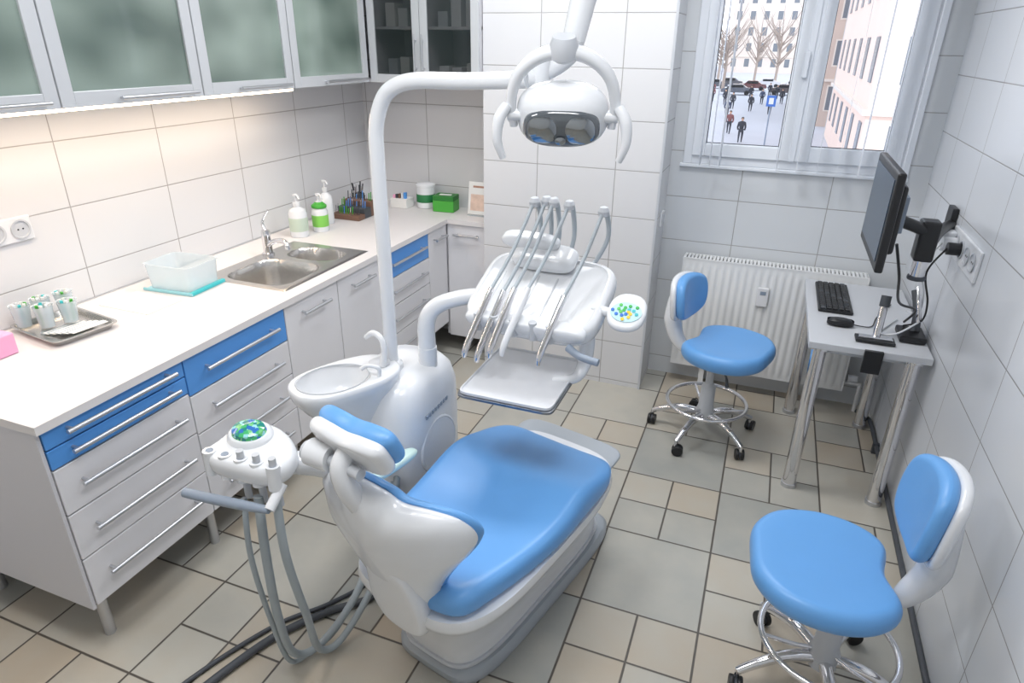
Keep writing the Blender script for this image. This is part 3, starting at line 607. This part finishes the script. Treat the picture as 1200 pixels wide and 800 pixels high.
tube('hose_c',[(1.385,.775,.78),(1.395,.75,.6),(1.37,.80,.3),(1.34,.87,.04),(1.37,.93,.02),(1.42,1.05,.06),(1.45,1.25,.25),(1.43,1.42,.38)],.008,hose,g)
tube('floor_hose',[(1.12,.62,.016),(1.16,.78,.016),(1.22,.95,.016),(1.32,1.1,.016),(1.43,1.22,.016),(1.45,1.36,.02),(1.42,1.46,.05)],.014,dgrey,g)
tube('floor_cable',[(1.04,.6,.01),(1.10,.8,.01),(1.19,1.0,.01),(1.3,1.14,.01),(1.38,1.3,.01),(1.38,1.45,.03)],.008,dgrey,g)
# ---------- lamp
g=E('operating_lamp',(1.375,1.56,.8))
tube('pole',[(1.375,1.56,.80),(1.375,1.56,1.0),(1.375,1.56,1.3),(1.375,1.56,1.55),(1.38,1.56,1.65),(1.41,1.56,1.73),(1.46,1.56,1.77),(1.54,1.56,1.787),(1.7,1.56,1.79),(1.88,1.56,1.80)],.024,white,g,seg=20)
lathe('elbow',(1.90,1.60,1.755),[(.03,0),(.033,.01),(.033,.09),(.03,.1)],white,g)
cyl('elbow_link',(1.87,1.57,1.80),(1.91,1.61,1.80),.025,white,g)
tube('spring_arm',[(1.90,1.60,1.81),(1.975,1.66,1.87),(1.995,1.67,2.0),(2.03,1.67,2.22),(2.06,1.62,2.36),(2.10,1.52,2.34),(2.105,1.46,2.2),(2.075,1.45,2.05),(2.045,1.44,1.90)],[.026,.026,.027,.028,.03,.034,.034,.034,.028],white,g,seg=20)
T=Matrix.Translation((2.03,1.42,1.722))@Matrix.Rotation(math.radians(14),4,'Z')@Matrix.Rotation(math.radians(18),4,'X')@Matrix.Scale(.98,4)
pillow('lamp_head',se(.122,.087,2.6,48),[(.02,-.055),(.3,-.053),(.6,-.045),(.85,-.025),(.97,-.005),(1,.012),(.96,.03),(.8,.05),(.5,.065),(.02,.07)],white,g,fn=lambda x,y,t:(x,t,y),ang=60)
pillow('lamp_reflector',se(.1,.05,2.6,48,0,-.014),[(.02,-.062),(.5,-.062),(.9,-.058),(1,-.048),(1.,-.03)],glassd,g,fn=lambda x,y,t:(x,t,y),ang=60)
for q in(-1,1): pillow('reflector_facet_%d'%q,se(.04,.036,2.6,28,q*.048,-.014),[(.02,-.0655),(.8,-.065),(1,-.06)],M('mirror_grey',(160,166,172),.12,1.),g,fn=lambda x,y,t:(x,t,y))
pillow('reflector_centre',se(.018,.013,2.,24,0,-.038),[(.02,-.073),(.8,-.070),(1,-.058)],M('mirror_grey',(160,166,172),.12,1.),g,fn=lambda x,y,t:(x,t,y))
tube('yoke',[(.13,0,-.03),(.135,0,.04),(.115,0,.105),(.065,0,.15),(0,0,.165),(-.065,0,.15),(-.115,0,.105),(-.135,0,.04),(-.13,0,-.03)],[.011,.014,.016,.018,.019,.018,.016,.014,.011],white,g,seg=16)
for sgn in(-1,1):
    cyl('yoke_pivot_%d'%sgn,(sgn*.10,0,0),(sgn*.145,0,0),.016,white,g)
    tube('grip_%d'%sgn,[(sgn*.145,-.01,.03),(sgn*.165,-.03,.0),(sgn*.17,-.045,-.05),(sgn*.155,-.05,-.10)],[.014,.016,.013,.009],white,g)
lathe('yoke_hub',(0,0,.14),[(.02,0),(.034,.01),(.036,.04),(.028,.06)],lgrey,g)
T=Matrix.Identity(4)
# ---------- exterior
asph=M('street_paving',(190,190,195),.9,var=.08,scale=.4)
bx('ground_street',-120,140,8,260,-4.7,-4.6,asph,bev=0)
def build(n,x0,x1,y0,y1,z1,wall,win,fl=3.6,sp=3.2):
    g=E(n,((x0+x1)/2,(y0+y1)/2,-4.6))
    bx('mass',x0,x1,y0,y1,-4.6,z1,wall,g,0)
    bl=[];fr=[]
    z=-3.2
    while z+2.2<z1:
        x=x0+1.
        while x+1.4<x1:
            bl.append((x,x+1.2,y0-.05,y0+.02,z,z+1.9));fr.append((x-.12,x+1.32,y0-.03,y0+.02,z-.12,z+2.02));x+=sp
        y=y0+1.
        while y+1.4<y1:
            bl.append((x0-.05,x0+.02,y,y+1.2,z,z+1.9));bl.append((x1-.02,x1+.05,y,y+1.2,z,z+1.9));y+=sp
        z+=fl
    multi('window_frames',fr,M('ext_frames',(225,215,205),.7),g);multi('window_panes',bl,win,g)
    multi('cornice',[(x0-.2,x1+.2,y0-.2,y1+.2,-.9,-.7)],M('ext_frames',(225,215,205),.7),g)
wn=M('ext_window_dark',(118,124,132),.2)
build('pink_building',6.2,18,34,60,14,M('pink_render',(238,212,198),.9,var=.04,scale=.5),wn,3.6,4.2)
build('brown_building',5.2,12,66,95,16,M('brown_stone',(204,186,174),.9,var=.1,scale=.5),wn)
build('grey_building',-60,-14,160,180,16,M('grey_render',(205,198,190),.9),wn)
build('far_building',-12,60,190,210,16,M('far_render',(216,204,196),.9,var=.1,scale=.2),wn)
def tree(x,y,h):
    g=E('bare_tree',(x,y,-4.6));bk_=M('bark',(160,146,136),.9)
    tube('trunk',[(x,y,-4.6),(x+.1,y,-4.6+h*.35),(x,y,-4.6+h*.6)],[.25,.18,.1],bk_,g,seg=8)
    for k in range(34):
        a=random.uniform(0,6.28);z=-4.6+h*random.uniform(.2,.6);l=h*random.uniform(.2,.4)
        tube('branch_%d'%k,[(x,y,z),(x+l*.5*math.cos(a),y+l*.5*math.sin(a),z+l*.5),(x+l*.8*math.cos(a),y+l*.8*math.sin(a),z+l*1.)],[.09,.06,.02],bk_,g,seg=6,per=3)
for q in((-6,110,13),(1,132,14),(-12,98,12),(7,140,15),(-3,145,14),(-9,135,13)): tree(*q)
def car(x,y,col):
    g=E('parked_car',(x,y,-4.6));m=M('car_%d_%d_%d'%col,col,.25,coat=1.)
    prof=[(-2.1,.35),(-2.15,.7),(-1.9,.9),(-1.2,.98),(-.7,1.42),(.6,1.45),(1.3,1.0),(2.0,.9),(2.15,.6),(2.1,.35)]
    rg=[[(x+a,y+w_,-4.6+b_) for a,b_ in prof] for w_ in(-.85,.85)];loft('body',rg,m,g,ang=20)
    bx('side_windows',x-.8,x+.85,y-.87,y+.87,-4.6+1.0,-4.6+1.35,black,g,.05)
    for a in(-1.35,1.35):
        for w_ in(-.8,.8): cyl('wheel',(x+a,y+w_-.1,-4.28),(x+a,y+w_+.1,-4.28),.32,black,g)
for q in((-8,118,(70,74,82)),(-2,116,(105,66,66)),(4,119,(200,202,205)),(-14,112,(80,90,100)),(10,120,(60,80,120)),(0,125,(190,190,195)),(-6,124,(80,80,85)),(-3.5,104,(90,94,104)),(2.8,107,(85,76,76))): car(*q)
def person(x,y,c1,c2,st=.25):
    g=E('pedestrian',(x,y,-4.6));z=-4.6
    def sk(n,V,Ed,R,mat):
        me=bpy.data.meshes.new(n);me.from_pydata([(x+a,y+b,z+c) for a,b,c in V],Ed,[]);o=bpy.data.objects.new(n,me);sc.collection.objects.link(o)
        s_=o.modifiers.new('s','SKIN')
        for i,r_ in enumerate(R): me.skin_vertices[0].data[i].radius=(r_,r_)
        me.skin_vertices[0].data[0].use_root=True
        o.modifiers.new('u','SUBSURF').render_levels=1;me.materials.append(mat);o.parent=g;o.matrix_parent_inverse=PM[g.name].inverted()
    sk('coat',[(0,0,.88),(0,0,1.15),(0,0,1.38),(.2,0,1.36),(.27,.06,1.08),(.24,-.08,.85),(-.2,0,1.36),(-.27,-.06,1.08),(-.24,.08,.85),(0,0,1.5)],[(0,1),(1,2),(2,3),(3,4),(4,5),(2,6),(6,7),(7,8),(2,9)],[.18,.17,.19,.09,.07,.05,.09,.07,.05,.07],c1)
    sk('trousers',[(0,0,.92),(.1,0,.85),(.11,-st*.4,.48),(.1,-st,.08),(.1,-st-.14,.04),(-.1,0,.85),(-.11,st*.5,.5),(-.1,st,.1),(-.1,st-.12,.05)],[(0,1),(1,2),(2,3),(3,4),(0,5),(5,6),(6,7),(7,8)],[.15,.1,.075,.05,.045,.1,.075,.05,.045],c2)
    lathe('head',(x,y,z+1.62),[(.03,-.13),(.07,-.1),(.085,-.03),(.09,.03),(.075,.09),(.03,.12)],M('skin',(205,165,140),.6),g,seg=16)
    lathe('hair',(x,y+.015,z+1.64),[(.09,-.04),(.1,.03),(.085,.09),(.03,.125)],M('hair',(50,38,30),.7),g,seg=16)
pc=[M('coat_black',(58,60,68),.8),M('coat_navy',(70,80,104),.8),M('coat_red',(130,84,84),.8),M('trousers_dark',(64,66,74),.8)]
for i,(a,b_) in enumerate(((.2,52),(-1.0,57),(1.6,75),(-2.4,80),(-3.6,85),(.4,88),(-1.2,95),(-5.5,90),(-4.2,98),(1.9,98),(2.6,90),(-2.2,70),(-.4,78),(-6.5,101),(.9,103),(3.4,84))): person(a,b_,pc[(i*2)%3 if i%2 else 0],pc[3],.25 if i%3 else -.2)
g=E('traffic_sign',(1.6,45,-4.6));cyl('sign_pole',(1.95,50,-4.6),(1.95,50,-1.2),.05,grey,g);bx('sign_plate',1.65,2.25,49.93,49.96,-1.9,-1.2,M('sign_blue',(60,110,190),.4),g,0);bx('sign_mark',1.8,2.1,49.91,49.93,-1.75,-1.35,white,g,0)
# ---------- lights
def area(n,loc,rot,sx,sy,pw,col):
    l=bpy.data.lights.new(n,'AREA');l.shape='RECTANGLE';l.size=sx;l.size_y=sy;l.energy=pw;l.color=col
    o=bpy.data.objects.new(n,l);o.location=loc;o.rotation_euler=rot;sc.collection.objects.link(o);return o
for k,(x,y) in enumerate(((1.2,.6),(2.2,.6),(1.2,2.4),(2.2,2.4))):
    g=E('ceiling_lamp',(x,y,H));bx('housing',x-.3,x+.3,y-.3,y+.3,H-.04,H,white2,g,.003)
    area('ceiling_light_%d'%k,(x,y,H-.05),(0,0,0),.56,.56,(16.2,16.2,16.8,16.8)[k],(.99,.99,1.))
area('under_cabinet_light',(.2175,1.41,1.652),(0,math.radians(-8),0),.03,2.4,6.5,(1.,.81,.63))
sun=bpy.data.lights.new('sun','SUN');sun.energy=1.9;sun.angle=.2;so=bpy.data.objects.new('sun',sun);so.rotation_euler=(math.radians(50),0,math.radians(25));sc.collection.objects.link(so)
wd=bpy.data.worlds.new('World');sc.world=wd;wd.use_nodes=True;nt=wd.node_tree;bg=nt.nodes['Background']
tcn=nt.nodes.new('ShaderNodeTexCoord');spx=nt.nodes.new('ShaderNodeSeparateXYZ');crr=nt.nodes.new('ShaderNodeValToRGB')
nt.links.new(tcn.outputs['Generated'],spx.inputs[0]);nt.links.new(spx.outputs[2],crr.inputs[0]);nt.links.new(crr.outputs[0],bg.inputs[0])
crr.color_ramp.elements[0].color=(.85,.9,1,1);crr.color_ramp.elements[1].color=(.7,.82,1,1)
bg.inputs[1].default_value=2.1
# ---------- camera
y,p,r_=[math.radians(a) for a in (20.886,24.606,.745)]
fw=Vector((-math.sin(y)*math.cos(p),math.cos(y)*math.cos(p),-math.sin(p)));rt=Vector((math.cos(y),math.sin(y),0));up=rt.cross(fw)
rt2=rt*math.cos(r_)+up*math.sin(r_);up2=-rt*math.sin(r_)+up*math.cos(r_)
cm=bpy.data.cameras.new('camera');co=bpy.data.objects.new('camera',cm);sc.collection.objects.link(co)
mw=Matrix.Identity(4)
for i in range(3): mw[i][0]=rt2[i];mw[i][1]=up2[i];mw[i][2]=-fw[i]
mw.translation=(2.551,-.29,1.895);co.matrix_world=mw
cm.sensor_width=36;cm.lens=36*766.66/1200;cm.clip_start=.02;cm.clip_end=600
sc.camera=co
sc.view_settings.view_transform='Standard'
sc.view_settings.exposure=0.
